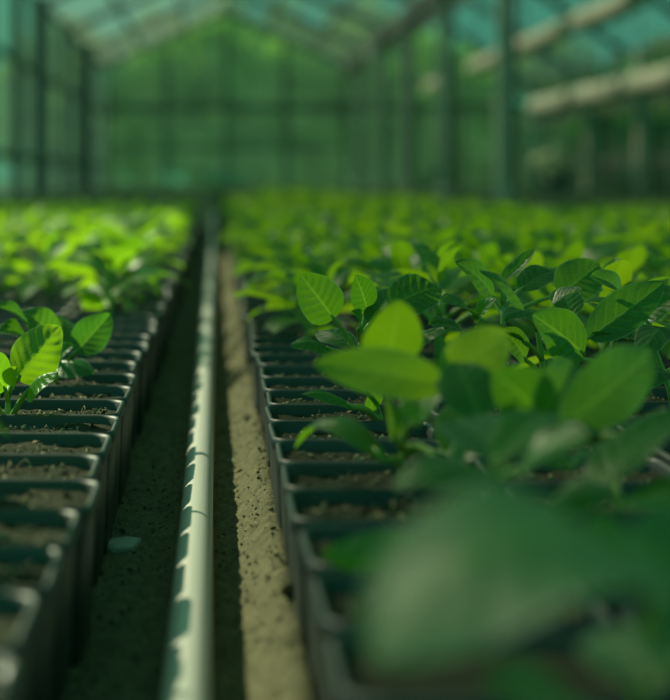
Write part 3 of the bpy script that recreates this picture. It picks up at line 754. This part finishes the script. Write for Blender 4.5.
# pale shrub standing in a planter at the back right
def blobs(mb, centres, n, size, rnd, mi=0):
    for _ in range(n):
        c, r = rnd.choice(centres)
        v = Vector((rnd.gauss(0, 1), rnd.gauss(0, 1), rnd.gauss(0, 1))).normalized()*r*(rnd.random()**.35)
        p = Vector(c)+v; s = size*rnd.uniform(.6, 1.3)
        d1 = Vector((rnd.gauss(0, 1), rnd.gauss(0, 1), rnd.gauss(0, .7))).normalized()
        up = Vector((rnd.gauss(0, .5), rnd.gauss(0, .5), 1))
        n_ = (up-d1*up.dot(d1)).normalized(); b = d1.cross(n_)
        q = [p-d1*s*.5, p+b*s*.3, p+d1*s*.5, p-b*s*.3]
        q[1] = q[1]+n_*s*.08; q[3] = q[3]+n_*s*.08
        mb.add([tuple(a) for a in q], [(0, 1, 2, 3)], mi, [(0, .5), (.5, 1), (1, .5), (.5, 0)])
yP = 25.2
def gp(px, py): return at(px, py, yP)
root = link('potted_shrub', None, None, (gp(560, 178).x, yP, 0)); tag(root, 'pale glinting potted shrub standing at the back right, near the thick post', 'shrub')
ox = root.location.x
mb = MB(); mb.tube([(0, 0, 0), (0, 0, .02), (0, 0, .28), (0, 0, .30)], [.11, .12, .16, .16], 16); link('planter', mb.mesh('planter', [M['clay']]), root)
mb = MB(); mb.tube([(0, 0, .28), (.02, 0, .4), (-.05, 0, .55)], [.02, .016, .008], 8); mb.tube([(.02, 0, .38), (-.2, 0, .52)], [.012, .006], 6)
link('stem', mb.mesh('stem', [M['bark']]), root)
mb = MB(); cs = [((gp(a, c_).x-ox, 0, gp(a, c_).z), r) for a, c_, r in ((540, 158, .10), (556, 154, .11), (552, 172, .12), (563, 182, .12), (571, 196, .10), (558, 192, .09))]
blobs(mb, cs, 230, .11, random.Random(3)); link('foliage', mb.mesh('foliage', [M['pale_leaf']], False), root)

# trees outside, each with its own trunk and crown
def tree(x, y, h, r, lab, seed, n=3600, low=.25):
    rnd = random.Random(seed); root = link('tree', None, None, (x, y, 0)); tag(root, lab, 'tree', 'trees outside the glass')
    mb = MB(); mb.tube([(0, 0, -.05), (.05, 0, h*.3), (rnd.uniform(-.2, .2), 0, h*.75)], [.16, .13, .05], 10)
    for _ in range(4):
        a = rnd.uniform(0, 6.28); mb.tube([(.04, 0, h*.32), (math.cos(a)*r*.5, math.sin(a)*r*.5, h*.6)], [.07, .03], 6)
    link('trunk', mb.mesh('trunk', [M['bark']]), root)
    mb = MB(); cs = []
    for _ in range(30):
        a = rnd.uniform(0, 6.28); q = rnd.random()**.5; z = rnd.uniform(low, .92)
        w = math.sin(math.pi*min(1, max(.12, (z-low*.5))))**.5
        cs.append(((math.cos(a)*r*q*w, math.sin(a)*r*q*w, h*z), r*rnd.uniform(.28, .42)))
    blobs(mb, cs, n, .38, rnd); link('crown', mb.mesh('crown', [M['tree']], False), root)
T = [(-2.6, 54.5, 3.9, 1.5, 'dark leafy tree behind the left part of the glass back wall'), (-.6, 55.5, 4.3, 1.6, 'leafy tree behind the glass back wall, left of its centre line'),
     (1.3, 54.6, 4.0, 1.6, 'leafy tree behind the glass back wall, right of its centre line'), (3.2, 55.2, 4.1, 1.6, 'leafy tree behind the right end of the main back wall'),
     (5.2, 54.4, 3.8, 1.6, 'leafy tree behind the back wall of the right bay'), (7.4, 55.2, 3.4, 1.6, 'leafy tree outside the far right corner'),
     (9.6, 46, 3.0, 1.6, 'leafy tree outside the right wall, far one'), (9.7, 40, 2.8, 1.6, 'leafy tree outside the right wall, middle one'), (9.7, 34, 2.8, 1.6, 'leafy tree outside the right wall, near the frame edge'),
     (-8.2, 55, 4.2, 1.4, 'leafy tree outside the far end of the left wall'),
     (-4.2, 61, 4.9, 2.2, 'tall tree in the far line, above the left end of the back wall'), (-.6, 62, 5.3, 2.3, 'tall tree in the far line, left of the ridge'),
     (2.9, 61.5, 5.2, 2.3, 'tall tree in the far line, right of the ridge'), (6.4, 62, 3.9, 2.0, 'tall tree in the far line, behind the right bay'), (10.2, 60, 3.9, 2.0, 'tall tree in the far line, rightmost')]
for i, (x, y, h, r, lab) in enumerate(T): tree(x, y, h, r, lab, 50+i, low=.12)
rnd = random.Random(77)
for i, (x0, x1, y0, y1, lab) in enumerate(((-4.5, 9, 53, 53.6, 'low green hedge outside along the glass back wall'), (8.3, 8.9, 22, 53, 'low green hedge outside along the right glass wall'))):
    mb = MB(); L = max(x1-x0, y1-y0); cs = [((x0+(x1-x0)*rnd.random(), y0+(y1-y0)*rnd.random(), rnd.uniform(.05, 1.25)), .42) for _ in range(int(L*15))]
    blobs(mb, cs, int(L*480), .27, rnd); tag(link('hedge', mb.mesh('hedge', [M['tree']], False)), lab, 'hedge')

# ------------------------------------------------------------------ light
w = bpy.data.worlds.new('sky'); sc.world = w; w.use_nodes = True
bg = w.node_tree.nodes['Background']; bg.inputs[0].default_value = rgb(.12, 1.0, .70); bg.inputs[1].default_value = .53
sun = bpy.data.lights.new('sun', 'SUN'); so = bpy.data.objects.new('sun', sun); COL.objects.link(so)
sun.energy = 6.2; sun.color = (.88, .90, .60); sun.angle = .012
so.rotation_euler = Vector((.95, -.95, -1.0)).to_track_quat('-Z', 'Y').to_euler()
